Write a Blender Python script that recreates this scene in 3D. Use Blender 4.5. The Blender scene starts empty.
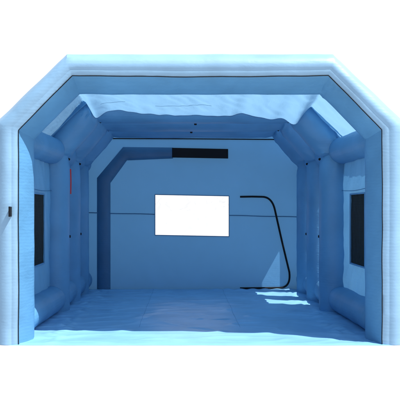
import bpy, bmesh, math, random
from mathutils import Vector, noise
random.seed(7)
S = bpy.context.scene
C = S.collection

# ------------------------------------------------------------------ camera
F_PX = 698.0            # focal length in pixels of a 400 px wide picture
CAM_D, CAM_Z = 7.5, 1.45
cam = bpy.data.cameras.new('camera'); cam_o = bpy.data.objects.new('camera', cam); C.objects.link(cam_o)
cam.sensor_width = 36; cam.lens = F_PX / 400 * 36
cam.shift_x, cam.shift_y = 15 / 400, 10 / 400
cam_o.location = (0, -CAM_D, CAM_Z); cam_o.rotation_euler = (math.radians(90), 0, 0)
cam.clip_start, cam.clip_end = .1, 3000
S.camera = cam_o

# ------------------------------------------------------------------ sky and sun
SUN = Vector((1.0, -.50, 1.85)).normalized()
EL = math.asin(SUN.z); AZ = math.atan2(SUN.x, SUN.y)
w = bpy.data.worlds.new('World'); S.world = w; w.use_nodes = True
nt = w.node_tree; nt.nodes.clear()
wo = nt.nodes.new('ShaderNodeOutputWorld')
sky = nt.nodes.new('ShaderNodeTexSky'); sky.sky_type = 'NISHITA'; sky.sun_disc = False
sky.sun_elevation = EL; sky.sun_rotation = AZ
b1 = nt.nodes.new('ShaderNodeBackground'); b1.inputs['Strength'].default_value = .10
nt.links.new(sky.outputs[0], b1.inputs['Color'])
b2 = nt.nodes.new('ShaderNodeBackground')                # plain white added low in the world as a backdrop
b2.inputs['Color'].default_value = (1, 1, 1, 1); b2.inputs['Strength'].default_value = .75
tc = nt.nodes.new('ShaderNodeTexCoord'); sp = nt.nodes.new('ShaderNodeSeparateXYZ')
nt.links.new(tc.outputs['Generated'], sp.inputs[0])
mr = nt.nodes.new('ShaderNodeMapRange'); mr.inputs['From Min'].default_value = .36; mr.inputs['From Max'].default_value = .7
mr.inputs['To Min'].default_value = 1; mr.inputs['To Max'].default_value = 0
nt.links.new(sp.outputs['Z'], mr.inputs['Value'])
my = nt.nodes.new('ShaderNodeMapRange'); my.inputs['From Min'].default_value = -.5; my.inputs['From Max'].default_value = .3
nt.links.new(sp.outputs['Y'], my.inputs['Value'])        # added white stays behind the booth; sky opposite kept dimmer to darken the inside
mm = nt.nodes.new('ShaderNodeMath'); mm.operation = 'MULTIPLY'
nt.links.new(mr.outputs[0], mm.inputs[0]); nt.links.new(my.outputs[0], mm.inputs[1])
mx = nt.nodes.new('ShaderNodeMixShader')
nt.links.new(mm.outputs[0], mx.inputs[0]); nt.links.new(b1.outputs[0], mx.inputs[1]); nt.links.new(b2.outputs[0], mx.inputs[2])
nt.links.new(mx.outputs[0], wo.inputs['Surface'])
sun = bpy.data.lights.new('sun', 'SUN'); sun.energy = 5.0; sun.angle = math.radians(.5); sun.color = (1, .97, .92)
sun_o = bpy.data.objects.new('sun', sun); C.objects.link(sun_o)
sun_o.rotation_euler = SUN.to_track_quat('Z', 'Y').to_euler(); sun_o.location = (6, -5, 9)
S.view_settings.view_transform = 'Standard'; S.view_settings.look = 'None'
S.view_settings.exposure = .5; S.view_settings.gamma = 1
S.cycles.max_bounces = 10; S.cycles.diffuse_bounces = 6; S.cycles.transparent_max_bounces = 8

# ------------------------------------------------------------------ materials
def fabric(name, col, trans=0.0, tcol=None, rough=.5, spec=.4, crease=.25, cscale=(5, 5, 5), rib=.06, spread=.1):
    m = bpy.data.materials.new(name); m.use_nodes = True
    t = m.node_tree; t.nodes.clear(); N = t.nodes.new; L = t.links.new
    out = N('ShaderNodeOutputMaterial'); p = N('ShaderNodeBsdfPrincipled')
    p.inputs['Roughness'].default_value = rough; p.inputs['Specular IOR Level'].default_value = spec
    co = N('ShaderNodeTexCoord')
    n1 = N('ShaderNodeTexNoise'); n1.inputs['Scale'].default_value = 2.3; n1.inputs['Detail'].default_value = 5
    L(co.outputs['Object'], n1.inputs['Vector'])
    mr = N('ShaderNodeMapRange'); mr.inputs['From Min'].default_value = .3; mr.inputs['From Max'].default_value = .7
    mr.inputs['To Min'].default_value = 1 - spread; mr.inputs['To Max'].default_value = 1 + spread
    L(n1.outputs['Fac'], mr.inputs['Value'])
    vm = N('ShaderNodeVectorMath'); vm.operation = 'SCALE'; vm.inputs[0].default_value = col
    L(mr.outputs[0], vm.inputs['Scale']); L(vm.outputs[0], p.inputs['Base Color'])
    # creases: stretched, distorted noise;  weave: fine noise;  rib: faint cross lines of the cloth
    mp = N('ShaderNodeMapping'); mp.inputs['Scale'].default_value = cscale; L(co.outputs['Object'], mp.inputs['Vector'])
    n2 = N('ShaderNodeTexNoise'); n2.inputs['Scale'].default_value = 1; n2.inputs['Detail'].default_value = 6
    n2.inputs['Distortion'].default_value = .5; n2.inputs['Roughness'].default_value = .55
    L(mp.outputs[0], n2.inputs['Vector'])
    bu = N('ShaderNodeBump'); bu.inputs['Strength'].default_value = crease; bu.inputs['Distance'].default_value = .05
    L(n2.outputs['Fac'], bu.inputs['Height'])
    wv = N('ShaderNodeTexWave'); wv.wave_type = 'BANDS'; wv.bands_direction = 'Z'
    wv.inputs['Scale'].default_value = 9; wv.inputs['Distortion'].default_value = 3; wv.inputs['Detail'].default_value = 3
    L(co.outputs['Object'], wv.inputs['Vector'])
    b3 = N('ShaderNodeBump'); b3.inputs['Strength'].default_value = rib; b3.inputs['Distance'].default_value = .02
    L(wv.outputs['Fac'], b3.inputs['Height']); L(bu.outputs[0], b3.inputs['Normal'])
    n3 = N('ShaderNodeTexNoise'); n3.inputs['Scale'].default_value = 260; L(co.outputs['Object'], n3.inputs['Vector'])
    b4 = N('ShaderNodeBump'); b4.inputs['Strength'].default_value = .12; b4.inputs['Distance'].default_value = .004
    L(n3.outputs['Fac'], b4.inputs['Height']); L(b3.outputs[0], b4.inputs['Normal'])
    L(b4.outputs[0], p.inputs['Normal'])
    if trans:
        tr = N('ShaderNodeBsdfTranslucent'); tr.inputs['Color'].default_value = (*(tcol or col), 1); L(b4.outputs[0], tr.inputs['Normal'])
        ms = N('ShaderNodeMixShader'); ms.inputs[0].default_value = trans
        L(p.outputs[0], ms.inputs[1]); L(tr.outputs[0], ms.inputs[2]); L(ms.outputs[0], out.inputs[0])
    else:
        L(p.outputs[0], out.inputs[0])
    return m

BLUE = (.115, .322, .555)
FRONT_LIT = (.258, .45, .64)  # tube blue lightened, standing in for light on the front band
M_FACE = fabric('front_lit_blue_fabric', FRONT_LIT, rough=.42, spec=.6, crease=.13, cscale=(3, 3, 5), rib=.025)
M_TUBE = fabric('blue_tube_fabric', BLUE, trans=.12, tcol=(.14, .38, .58), crease=.24, cscale=(3, 3, 6), rib=.04)
M_WALL = fabric('blue_wall_fabric', BLUE, trans=.2, tcol=(.16, .42, .68), crease=.5, cscale=(3.5, 2.2, 2.2), rib=.02)
M_PANEL = fabric('blue_panel_fabric', (.16, .34, .52), trans=.55, tcol=(.23, .45, .66), crease=.4, cscale=(3.5, 2.2, 3), rib=.02)
M_FLOOR = fabric('blue_floor_fabric', (.215, .46, .71), rough=.36, spec=.5, crease=.3, cscale=(1.2, 4, 3), rib=0)
M_BACK = fabric('blue_back_fabric', (.122, .338, .615), trans=.3, tcol=(.15, .4, .64), crease=.22, cscale=(2.4, 2, 1.6), rib=.02, spread=.04)
M_SLEEVE = fabric('dark_blue_fabric', (.045, .155, .29), crease=.3, cscale=(4, 4, 4))
M_BLACK = fabric('black_webbing', (.008, .009, .012), rough=.7, spec=.2, crease=.1)
M_DARKWIN = fabric('black_green_mesh', (.006, .012, .012), rough=.6, spec=.1, crease=.3)
M_RED = fabric('red_webbing', (.55, .03, .03), rough=.6, crease=.1)

def clear_film(name, haze):
    m = bpy.data.materials.new(name); m.use_nodes = True
    t = m.node_tree; t.nodes.clear(); N = t.nodes.new; L = t.links.new
    out = N('ShaderNodeOutputMaterial'); tp = N('ShaderNodeBsdfTransparent'); tl = N('ShaderNodeBsdfTranslucent')
    tp.inputs[0].default_value = (.99, .99, .99, 1)
    df = N('ShaderNodeBsdfPrincipled'); df.inputs['Base Color'].default_value = (.8, .82, .84, 1); df.inputs['Roughness'].default_value = .25
    co = N('ShaderNodeTexCoord'); nz = N('ShaderNodeTexNoise'); nz.inputs['Scale'].default_value = 5; nz.inputs['Detail'].default_value = 5
    nz.inputs['Distortion'].default_value = 2.5; L(co.outputs['Object'], nz.inputs['Vector'])
    bu = N('ShaderNodeBump'); bu.inputs['Strength'].default_value = .6; bu.inputs['Distance'].default_value = .05
    L(nz.outputs['Fac'], bu.inputs['Height']); L(bu.outputs[0], df.inputs['Normal'])
    mr = N('ShaderNodeMapRange'); mr.inputs['From Min'].default_value = .5; mr.inputs['From Max'].default_value = .7
    mr.inputs['To Min'].default_value = 0.02; mr.inputs['To Max'].default_value = haze; L(nz.outputs['Fac'], mr.inputs['Value'])
    ms = N('ShaderNodeMixShader'); L(mr.outputs[0], ms.inputs[0]); L(tp.outputs[0], ms.inputs[1]); L(df.outputs[0], ms.inputs[2])
    L(ms.outputs[0], out.inputs[0])
    return m
M_CLEAR = clear_film('clear_vinyl', .13)

# ------------------------------------------------------------------ the booth and its helpers
CX = .165
ROOT = bpy.data.objects.new('inflatable_paint_booth', None); C.objects.link(ROOT)
RLOC = Vector((CX, 0, 0)); ROOT.location = RLOC; ROOT.empty_display_size = .3
ROOT['label'] = 'blue inflatable fabric spray booth with open front, black piping and windows, on white ground'
ROOT['category'] = 'inflatable tent'

def link(name, bm, mat, parent=None, angle=50, smooth=True):
    bmesh.ops.recalc_face_normals(bm, faces=bm.faces[:]) if bm.faces else None
    me = bpy.data.meshes.new(name)
    if parent is not None:
        bmesh.ops.translate(bm, verts=bm.verts[:], vec=-RLOC)
    bm.to_mesh(me); bm.free()
    for p in me.polygons: p.use_smooth = smooth
    if smooth: me.set_sharp_from_angle(angle=math.radians(angle))
    me.materials.append(mat)
    o = bpy.data.objects.new(name, me); C.objects.link(o)
    if parent is not None: o.parent = parent
    return o

def skin(bm, rings, closed_u=True, cap=False):
    """rings: list of lists of Vectors, one per station"""
    V = [[bm.verts.new(p) for p in r] for r in rings]
    n = len(V[0])
    for a, b in zip(V, V[1:]):
        for i in range(n if closed_u else n - 1):
            j = (i + 1) % n
            bm.faces.new((a[i], a[j], b[j], b[i]))
    if cap:
        bm.faces.new(V[0][::-1]); bm.faces.new(V[-1])
    return V

def sub(poly, n):
    """subdivide a polyline, n pieces per segment; returns points and distance to nearest inner corner"""
    out = []
    for k, (a, b) in enumerate(zip(poly, poly[1:])):
        for i in range(n):
            out.append(Vector(a).lerp(Vector(b), i / n))
    out.append(Vector(poly[-1]))
    return out

def arch_path(hw, zs, hu, zt, y=0, cx=None):
    c = CX if cx is None else cx
    return [(c - hw, y, 0), (c - hw, y, zs), (c - hu, y, zt), (c + hu, y, zt), (c + hw, y, zs), (c + hw, y, 0)]

def wob(p, s, a):
    return noise.noise_vector(Vector(p) * s) * a

def tube(bm, pts, r, seg=8, cap=True):
    """round bar along a 3-D polyline"""
    pts = [Vector(p) for p in pts]; rings = []
    for i, p in enumerate(pts):
        d = (pts[min(i + 1, len(pts) - 1)] - pts[max(i - 1, 0)]).normalized()
        up = Vector((0, 1, 0)) if abs(d.y) < .9 else Vector((0, 0, 1))
        a = d.cross(up).normalized(); b = d.cross(a)
        rings.append([p + (a * math.cos(k * math.tau / seg) + b * math.sin(k * math.tau / seg)) * r for k in range(seg)])
    skin(bm, rings, True, cap)

def box(bm, x0, x1, y0, y1, z0, z1, bev=0):
    r = bmesh.ops.create_cube(bm, size=1)
    for v in r['verts']:
        v.co = Vector(((x0 + x1) / 2 + v.co.x * (x1 - x0), (y0 + y1) / 2 + v.co.y * (y1 - y0), (z0 + z1) / 2 + v.co.z * (z1 - z0)))
    if bev:
        es = list({e for v in r['verts'] for e in v.link_edges})
        bmesh.ops.bevel(bm, geom=es, offset=bev, segments=2, affect='EDGES', profile=.7)

# ------------------------------------------------------------------ ground
bm = bmesh.new(); bmesh.ops.create_grid(bm, x_segments=2, y_segments=2, size=900)
gm = bpy.data.materials.new('white_ground'); gm.use_nodes = True
gp = gm.node_tree.nodes['Principled BSDF']; gp.inputs['Base Color'].default_value = (.46, .46, .46, 1); gp.inputs['Roughness'].default_value = .9
gn = gm.node_tree.nodes.new('ShaderNodeTexNoise'); gn.inputs['Scale'].default_value = 60
gb = gm.node_tree.nodes.new('ShaderNodeBump'); gb.inputs['Strength'].default_value = .05
gm.node_tree.links.new(gn.outputs['Fac'], gb.inputs['Height']); gm.node_tree.links.new(gb.outputs[0], gp.inputs['Normal'])
g = link('ground', bm, gm); g['kind'] = 'structure'

# ------------------------------------------------------------------ front arch
P1 = arch_path(1.952, 2.31, 1.378, 2.895, 0)            # the piped seam
P2 = arch_path(1.85, 2.24, 1.345, 2.737, .28)          # far inner edge
PO = arch_path(2.27, 2.395, 1.465, 3.17, 0)             # outer edge
prof = [(0, 0), (.1, -.011), (.2, -.018), (.225, -.0165), (.25, -.0195), (.31, -.025), (.38, -.0285), (.46, -.027), (.56, -.017),
        (.67, .0), (.78, .045), (.89, .105), (.97, .17), (1.0, .24), (1.0, .34), (.95, .46), (.8, .54), (.5, .56), (.22, .545)]
NS = 36
s1, s2, so = sub(P1, NS), sub(P2, NS), sub(PO, NS)
for i, p in enumerate(s1):
    if 0 < i < len(s1) - 1:
        if abs(p.z - 2.895) < .001: p.z -= .016 * math.cos((p.x - CX) / 1.378 * math.pi / 2)
        p += Vector((noise.noise((p.x * 3, p.z * 3, 1)), 0, noise.noise((p.x * 3, p.z * 3, 8)))) * .006
def gather(p, corners, y0=0):
    """puckers that radiate from a sewn corner of a tube"""
    best = min(corners, key=lambda q: (Vector((p.x, 0, p.z)) - Vector((q[0], 0, q[1]))).length)
    d = Vector((p.x - best[0], p.y - y0, p.z - best[1]))
    l = max(.02, math.hypot(d.x, d.z)); n = noise.noise(Vector((d.x / l * 5, p.y * 9, d.z / l * 5)))
    return n * .016 * math.exp(-((l - .1) / .2) ** 2)
FC = [(p[0], p[2]) for p in PO[1:-1]] + [(p[0], p[2]) for p in P2[1:-1]]
rings = []
for a, b, c in zip(s1, s2, so):
    r = []
    for u, y in prof:
        p = a.lerp(c, u); p.y = y; r.append(p)
    q = a.lerp(b, .35); q.y = .47; r.append(q)
    q = a.lerp(b, .85); q.y = .38; r.append(q)
    r.append(b.copy())
    inward = Vector((CX - a.x, 0, 1.2 - a.z)).normalized()
    for f in (.85, .65, .45, .25, .1):
        r.append(a.lerp(b, f) + inward * (.012 * math.sin(math.pi * f)))
    r = [p + wob((p.x, p.y * .4, p.z), 4.5, .006) * (0 if i == 0 else min(1, max(0, i - 3) * .12)) for i, p in enumerate(r)]
    for k, p in enumerate(r):
        if a.z > .1:
            g_ = gather(p, FC) * min(1, max(0, k - 5) * .2); p.y += g_; p.x += g_ * .5; p.z += g_ * .5
        if p.z < .03 or a.z < .001: p.z = max(p.z, 0.002) if a.z > .001 else .002
    rings.append(r)
bm = bmesh.new(); skin(bm, rings, True, True)
front = link('front_arch', bm, M_TUBE, ROOT, 38)
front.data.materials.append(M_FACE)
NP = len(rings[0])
for f in front.data.polygons:                           # the lightened front colour runs from the piped seam round to the outer edge
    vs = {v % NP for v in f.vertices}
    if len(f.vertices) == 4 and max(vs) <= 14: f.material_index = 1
bm = bmesh.new(); tube(bm, [p + Vector((0, -.004 + .003 * noise.noise(p * 9), 0)) for p in s1], .0048, 6)
link('piping', bm, M_BLACK, front)
bm = bmesh.new()
tx, tz = -1.862, 1.43
box(bm, tx - .006, tx + .006, -.095, -.015, tz - .05, tz + .055, .003)
box(bm, tx - .01, tx + .01, -.10, -.09, tz - .052, tz + .057, .003)
link('pull_tab', bm, M_BLACK, front)

# ------------------------------------------------------------------ inner arches
ACX = .135
IN = (1.79, 2.19, 1.36, 2.69)                           # half width, shoulder, half top, top of the inner edge
R = .22
def offset_path(d, y):
    hw, zs, hu, zt = IN
    # outward normals of post, shoulder, beam
    sx, sz = hw - hu, zt - zs; l = math.hypot(sx, sz); nx, nz = sz / l, sx / l
    def mitre(n1, n2):
        m = Vector((n1[0] + n2[0], n1[1] + n2[1])); return m * (1 / (m.dot(Vector(n1))))
    m1, m2 = mitre((1, 0), (nx, nz)), mitre((nx, nz), (0, 1))
    return arch_path(hw + d, zs + m1.y * d, hu + m2.x * d, zt + d, y, ACX)

def arch_mesh(y):
    bm = bmesh.new(); rings = []
    SEG, NSEG = 40, 30
    base = offset_path(R, y)
    corners = [Vector(p) for p in base[1:-1]]
    cent = sub(base, NSEG)
    fam = {}
    for k in range(SEG):
        a = k * math.tau / SEG
        fam[k] = sub([(p[0], y + R * math.sin(a), p[2]) for p in offset_path(R + R * math.cos(a), y)], NSEG)
    for i, c in enumerate(cent):
        d = min((c - q).length for q in corners)
        s = 1 - .07 * math.exp(-(d / .05)) - .03 * math.exp(-(d / .18))
        r = []
        for k in range(SEG):
            p = fam[k][i]; p = c + (p - c) * s
            p += wob((p.x * .6, p.y, p.z), 6, .007)
            if p.z > .3:
                g_ = gather(p, [(q.x, q.z) for q in corners], y) * 2.2; p += (p - c).normalized() * g_
            if i in (0, len(cent) - 1): p.z = .008
            p.z = max(p.z, .008); r.append(p)
        rings.append(r)
    skin(bm, rings, True, True)
    return bm
ARCH_Y = (2.5, 3.55, 4.52)
arches = []
def dot(bm, c, n, r=.017):
    n = Vector(n).normalized(); a = n.orthogonal().normalized(); b = n.cross(a)
    tubev = [[Vector(c) + n * h + (a * math.cos(k * math.tau / 12) + b * math.sin(k * math.tau / 12)) * rr for k in range(12)]
             for h, rr in ((-.01, r), (.012, r), (.017, r * .6))]
    skin(bm, tubev, True, True)
for i, y in enumerate(ARCH_Y):
    o = link('inner_arch', arch_mesh(y), M_TUBE, ROOT, 40); arches.append(o)
    if i < 2:                                            # black tie patches on the back flank of the tube
        a = math.radians(38)
        q = offset_path(R - R * math.cos(a) * 1.0, y)
        yy = y + R * math.sin(a)
        for s in (1, -1):
            for (x, z, n) in ((q[4][0], 1.0, (-1, .7, 0)), (q[4][0] - .015, q[4][2] - .02, (-.8, .7, -.4)), (q[3][0] - .02, q[3][2] - .005, (-.4, .7, -.8))):
                bm = bmesh.new()
                if z == 1.0: dot(bm, (ACX + s * (IN[0] + .004), y + .03, 1.07), (-s, .12, 0), .02)
                else: dot(bm, (ACX + s * (x - ACX), yy, z), (s * n[0], n[1], n[2]))
                link('tie_patch', bm, M_BLACK, o)
        bm = bmesh.new(); dot(bm, (.15 - .05 * i, y + .03, IN[3] - .004), (0, .12, -1), .02); link('tie_patch', bm, M_BLACK, o)
# red strap hanging beside the first left inner post
bm = bmesh.new()
rg = []
for k in range(13):
    f = k / 12; z = 2.04 - f * .36
    x = ACX - 1.79 + .004 + .006 * f; yy = 2.56 + .02 * math.sin(f * 4)
    rg.append([Vector((x - .006, yy - .014, z)), Vector((x + .008, yy - .014, z)), Vector((x + .008, yy + .014, z)), Vector((x - .006, yy + .014, z))])
skin(bm, rg, True, True); link('red_strap', bm, M_RED, arches[0])

# ------------------------------------------------------------------ longitudinal tubes (base and eave)
def pillow(xa, xb, z, y0, y1, r):
    bm = bmesh.new(); rings = []; n = 34; SEG = 28
    L_ = y1 - y0
    for i in range(n + 1):
        f = i / n; e = min(f, 1 - f) * L_
        s = math.sqrt(max(0.002, 1 - (1 - min(1, e / .11)) ** 2)) if e < .11 else 1
        s = max(s, .05)
        y = y0 + L_ * f; x = xa + (xb - xa) * f
        rr = []
        for k in range(SEG):
            a = k * math.tau / SEG
            p = Vector((x + r * s * math.cos(a), y, z + r * s * math.sin(a)))
            p += wob((p.x, p.y * .7, p.z), 5, .008); p.z = max(p.z, .008); rr.append(p)
        rings.append(rr)
    skin(bm, rings, True, True); return bm
bays = [(.5, 2.37), (2.64, 3.42), (3.68, 4.40), (4.64, 5.15)]
for k, (y0, y1) in enumerate(bays):
    for s in (-1, 1):
        xa = 2.10 if k == 0 else 2.03
        link('base_tube', pillow(CX + s * (xa - .02), CX + s * 2.02, .195, y0, y1, .185), M_TUBE, ROOT)
        link('eave_tube', pillow(CX + s * xa, CX + s * 2.03, 2.28, y0, y1, .185), M_TUBE, ROOT)

# ------------------------------------------------------------------ side walls with windows
WX = 2.06
def sheet(fn, nu, nv, skip=None):
    bm = bmesh.new(); V = [[bm.verts.new(fn(i / nu, j / nv)) for j in range(nv + 1)] for i in range(nu + 1)]
    for i in range(nu):
        for j in range(nv):
            if skip and skip((i + .5) / nu, (j + .5) / nv): continue
            bm.faces.new((V[i][j], V[i + 1][j], V[i + 1][j + 1], V[i][j + 1]))
    return bm
def wall_panel(side, y0, y1, win=None):
    def snap(vals, n, lo, hi):
        return vals
    # breakpoints so that the window edges fall on grid lines
    ys = [y0 + (y1 - y0) * i / 40 for i in range(41)]; zs = [2.45 * i / 60 for i in range(61)]
    if win:
        for arr, a in ((ys, win[0]), (ys, win[1]), (zs, win[2]), (zs, win[3])):
            k = min(range(len(arr)), key=lambda q: abs(arr[q] - a)); arr[k] = a
    bm = bmesh.new()
    def P(y, z):
        edge = min(1, min(y - y0, y1 - y) / .12)
        d = noise.noise(Vector((y * 2.2, z * 1.6, side * 3.1))) * .03 + noise.noise(Vector((y * 9 + z * 5, z * 3, side))) * .02
        if win:
            g = max(win[0] - y, y - win[1], win[2] - z, z - win[3], 0)
            d *= min(1, .25 + g / .15)
        return Vector((CX + side * (WX + d * edge), y, z + .006))
    V = [[bm.verts.new(P(y, z)) for z in zs] for y in ys]
    for i in range(40):
        for j in range(60):
            ym, zm = (ys[i] + ys[i + 1]) / 2, (zs[j] + zs[j + 1]) / 2
            if win and win[0] < ym < win[1] and win[2] < zm < win[3]: continue
            bm.faces.new((V[i][j], V[i + 1][j], V[i + 1][j + 1], V[i][j + 1]))
    return link('wall_panel', bm, M_WALL, ROOT)
def window(parent, side, win, mat, frame=.02):
    y0, y1, z0, z1 = win; x = CX + side * (WX - .012)
    bm = bmesh.new()
    for (a, b, c, d) in ((y0 - frame, y1 + frame, z1, z1 + frame), (y0 - frame, y1 + frame, z0 - frame, z0), (y0 - frame, y0, z0, z1), (y1, y1 + frame, z0, z1)):
        box(bm, x - .012, x + .008, a, b, c, d, .004)
    f = link('window_frame', bm, M_WALL, parent)
    bm = bmesh.new(); x2 = CX + side * (WX - .006)
    rg = []
    for i in range(13):
        rg.append([Vector((x2 + noise.noise(Vector((i * .4, j * .5, side * 5))) * .006, y0 - .004 + (y1 - y0 + .008) * i / 12, z0 - .004 + (z1 - z0 + .008) * j / 12)) for j in range(13)])
    skin(bm, rg, False)
    link('window_pane', bm, mat, parent)
for s in (-1, 1):
    w0 = (1.08, 1.82, .75, 1.65)
    p = wall_panel(s, .45, 2.5, w0); window(p, s, w0, M_DARKWIN)
    bm = bmesh.new(); tube(bm, [(CX + s * (WX - .022), y, 1.715 + .012 * math.sin(y * 3)) for y in [.55 + .05 * i for i in range(36)]], .004, 6)
    link('wall_seam', bm, M_SLEEVE, p)
    if s > 0:  # unseen clear windows, added to let sun patches onto back wall and floor
        for a, b, q in ((2.5, 3.55, (2.75, 3.34, .4, 1.75)), (3.55, 4.52, (3.79, 4.31, .35, 1.85)), (4.52, 5.17, (4.755, 4.93, .3, 1.66))):
            p = wall_panel(s, a, b, q); window(p, s, q, M_CLEAR)
    else:
        wall_panel(s, 2.5, 3.55); wall_panel(s, 3.55, 4.52); wall_panel(s, 4.52, 5.17)

# ------------------------------------------------------------------ roof covers
def roof_pt(f, v, sag):
    c = v if sag else 0
    O = [(-2.09, 2.42), (-1.5 - .11 * c, 3.0 + .0 * c), (1.5 + .10 * c, 3.0 - .11 * c), (2.09, 2.42)]
    seg = [.83, 3.0, .83]; d = f * sum(seg); k = 0
    while k < 2 and d > seg[k]: d -= seg[k]; k += 1
    a, b = O[k], O[k + 1]; t = d / seg[k]
    return a[0] + (b[0] - a[0]) * t, a[1] + (b[1] - a[1]) * t
def roof(y0, y1, sag, raw=False):
    def fn(u, v):
        hx, hz = roof_pt(u, v, sag); y = y0 + (y1 - y0) * v
        flat = max(0, min(1, (1.62 - abs(hx)) / .22)); flat = flat * flat * (3 - 2 * flat)
        if sag:
            wv = noise.noise(Vector((hx * 2.2, 0, 4.2))) * .06 + noise.noise(Vector((hx * 7, 1, 2.2))) * .015
            wv += -.085 * math.exp(-((abs(hx + .03) - 1.40) / .10) ** 2)
            hz -= (.17 * v ** 1.3 - wv * v) * flat
            m = math.sin(math.pi * min(1, v * .9 + .05)) ** .5
            hz += noise.noise(Vector((hx * 3.2 + y * 2, y * 4, 1.7))) * .02 * m
            hz += abs(noise.noise(Vector((hx * 5 - y * 3, y * 2, 9.7)))) * .03 * m
            if flat < 1:
                q = (noise.noise(Vector((hx * 4, y * 4, hz * 4))) * .02 + noise.noise(Vector((hx * 9, y * 7 + hz * 6, 2))) * .012) * (1 - flat)
                hx += q; hz += q
        else:
            hz += noise.noise(Vector((hx * 3, y * 3, .3))) * .02
        return Vector((CX + hx, y, hz))
    return fn if raw else sheet(fn, 200, 50)
r1 = link('roof_cover', roof(.40, 2.34, True), M_PANEL, ROOT)
rf = roof(.40, 2.34, True, True)
for i0, i1 in ((6, 26), (48, 92)):
    bm = bmesh.new(); tube(bm, [rf(.215 + .57 * i / 160, .74 + .01 * math.sin(i * .13)) - Vector((0, .002, .002)) for i in range(i0, i1)], .0018, 6)
    link('roof_seam', bm, M_SLEEVE, r1)
for y0, y1 in ((2.24, 3.55), (3.55, 4.52), (4.52, 5.17)):
    link('roof_cover', roof(y0, y1, False), M_PANEL, ROOT)

# ------------------------------------------------------------------ back wall
BY = 5.17; K = (CAM_D + BY) / F_PX
def bp(px, py, dy=0): return Vector(((px - 185) * K, BY + dy, CAM_Z - (py - 210) * K))
bwin = (bp(155, 195).x, bp(229, 195).x, bp(0, 236.2).z, bp(0, 195.6).z)
xs = [CX - 2.12 + 4.24 * i / 80 for i in range(81)]; zs = [3.05 * i / 60 for i in range(61)]
for arr, a in ((xs, bwin[0]), (xs, bwin[1]), (zs, bwin[2]), (zs, bwin[3])):
    k = min(range(len(arr)), key=lambda q: abs(arr[q] - a)); arr[k] = a
bm = bmesh.new()
def inside(x, z):
    h = abs(x - CX); return not (z > 2.34 and h > 2.12 - (z - 2.34) * .86)
def bpt(x, z):
    g = max(bwin[0] - x, x - bwin[1], bwin[2] - z, z - bwin[3], 0); e = min(1, g / .2)
    z -= (x - .13) * .019 * math.exp(-(g / .25) ** 2)
    return Vector((x, BY + e * (.012 * noise.noise(Vector((x * 1.2, z * 1.4, 7))) + .005 * noise.noise(Vector((x * 5 + z * 3, z * 2.2, 3)))), z + .006))
VV = {}
def gv(i, j):
    if (i, j) not in VV: VV[i, j] = bm.verts.new(bpt(xs[i], zs[j]))
    return VV[i, j]
for i in range(80):
    for j in range(60):
        xm, zm = (xs[i] + xs[i + 1]) / 2, (zs[j] + zs[j + 1]) / 2
        if bwin[0] < xm < bwin[1] and bwin[2] < zm < bwin[3]: continue
        if not inside(xm, zm): continue
        bm.faces.new((gv(i, j), gv(i + 1, j), gv(i + 1, j + 1), gv(i, j + 1)))
back = link('back_wall', bm, M_BACK, ROOT)
# clear window with a thin dark edge, hung very slightly out of level
bm = bmesh.new(); rg = []
for i in range(25):
    rg.append([Vector((bwin[0] - .004 + (bwin[1] - bwin[0] + .008) * i / 24, BY - .004 + noise.noise(Vector((i * .22, j * .22, 3))) * .008,
                       bwin[2] - .004 + (bwin[3] - bwin[2] + .008) * j / 16 + .006 - (bwin[0] + (bwin[1] - bwin[0]) * i / 24 - .13) * .019)) for j in range(17)])
skin(bm, rg, False); pane = link('window_pane', bm, M_CLEAR, back)
bm = bmesh.new()
cs = [Vector((x, BY - .012, z + .006 - (x - .13) * .019)) for x, z in ((bwin[0], bwin[3]), (bwin[1], bwin[3]), (bwin[1], bwin[2]), (bwin[0], bwin[2]))]
for a, b in zip(cs, cs[1:] + cs[:1]): tube(bm, [a, b], .007, 6)
link('window_edge', bm, M_SLEEVE, back)
# horizontal seam, broken by the window
for a, b in (((80, 212.6), (154.5, 214.3)), ((229.5, 215.4), (300, 217))):
    bm = bmesh.new(); tube(bm, [bp(*a, -.012).lerp(bp(*b, -.012), t / 12) + Vector((0, 0, .003 * math.sin(t * .8))) for t in range(13)], .0085, 6)
    link('seam', bm, M_SLEEVE, back)
bm = bmesh.new(); tube(bm, [bp(104, 138.6, -.014), bp(190, 138.9, -.014), bp(290, 139.6, -.014)], .010, 6); link('piping', bm, M_BLACK, back)
# black vent flap
bm = bmesh.new()
q = [bp(172.2, 148), bp(228, 149.2), bp(228, 158.6), bp(172.2, 157.6)]
rgs = [[p + Vector((0, -.004, 0)) for p in q], [p + Vector((0, -.045, 0)) for p in q],
       [p.lerp(sum(q, Vector()) / 4, .03) + Vector((0, -.055, 0)) for p in q]]
skin(bm, rgs, True, True); link('vent_flap', bm, M_BLACK, back, 30)
# darker padded sleeve running up the wall to the vent
outer = [(97, 290), (97, 178), (123, 147), (173, 147.6)]
inner = [(110.5, 290), (110.5, 183), (127, 160.5), (173, 158.5)]
so_, si_ = sub([bp(*p) for p in outer], 14), sub([bp(*p) for p in inner], 14)
bm = bmesh.new(); rg = []
for a, b in zip(so_, si_):
    r = []
    for k in range(9):
        f = k / 8; p = a.lerp(b, f); p.y = BY - .004 - .035 * math.sin(math.pi * f) ** .5 + .004 * noise.noise(p * 6); r.append(p)
    a2, b2 = a.copy(), b.copy(); a2.y = b2.y = BY - .003
    rg.append(r)
for r in rg:
    for p in r: p.z = max(p.z, .012)
skin(bm, rg, False); link('duct_sleeve', bm, M_SLEEVE, back, 60)
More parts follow.
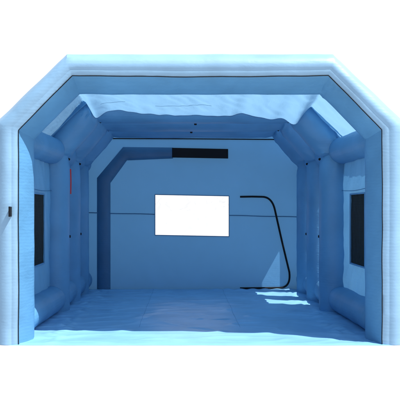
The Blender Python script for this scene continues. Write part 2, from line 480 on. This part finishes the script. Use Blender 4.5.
# the door's curved zip
def arc(p0, p1, p2, n=10):
    a, b, c = Vector(p0), Vector(p1), Vector(p2)
    return [(a * (1 - t) ** 2 + b * 2 * t * (1 - t) + c * t * t) for t in [i / n for i in range(n + 1)]]
zp = [Vector((240, 196.8)), Vector((252, 196.6))] + arc((262, 196.8), (271.5, 196.8), (274.6, 209)) + [Vector((282, 242))] + \
     arc((289.2, 272), (291, 287.2), (280, 287.8)) + [Vector((260, 288)), Vector((240, 288.2))]
bm = bmesh.new(); tube(bm, [bp(p.x, p.y, -.014) for p in zp], .0175, 8); link('zip', bm, M_BLACK, back)

# ------------------------------------------------------------------ floor sheet
def floor_fn(u, v):
    x = CX - 2.06 + 4.12 * u; y = .0 + 5.16 * v
    z = .014
    a = noise.noise(Vector((x * .8, y * 2.6, 1))) ; b = abs(noise.noise(Vector((x * 1.1 + y * .9, y * 3.1 - x * .5, 5))))
    edge = min(1, y / .25) * min(1, (5.17 - y) / .2)
    z += max(0, a) * .020 * edge + (.16 - min(.16, b)) * .09 * edge
    side = max(0, 1 - abs(abs(x - CX) - 1.66) / .22)
    z += side * .055 * abs(noise.noise(Vector((x * 6, y * 7, 2)))) * edge
    z += .035 * math.exp(-((5.13 - y) / .07) ** 2) * abs(noise.noise(Vector((x * 4.5, 0, 6)))) + .03 * math.exp(-((4.95 - y) / .09) ** 2) * max(0, noise.noise(Vector((x * 2.5, 3, 6))))
    if y < .001: z = .001
    elif y < .03: z = .008
    yy = y - .03 + .012 * noise.noise(Vector((x * 3, 0, 3))) * (1 - min(1, y / .3))
    return Vector((x, yy, z))
fl = link('floor_sheet', sheet(floor_fn, 160, 200), M_FLOOR, ROOT, 80)
for px in (154, 222):
    x = (px - 185) * K
    bm = bmesh.new(); tube(bm, [(x + .01 * noise.noise(Vector((i * .05, px, 0))), 5.12 - i * .0322, floor_fn((x - CX + 2.06) / 4.12, (5.15 - i * .0322) / 5.16).z + .001) for i in range(128)], .002, 6)
    link('floor_seam', bm, M_TUBE, fl)
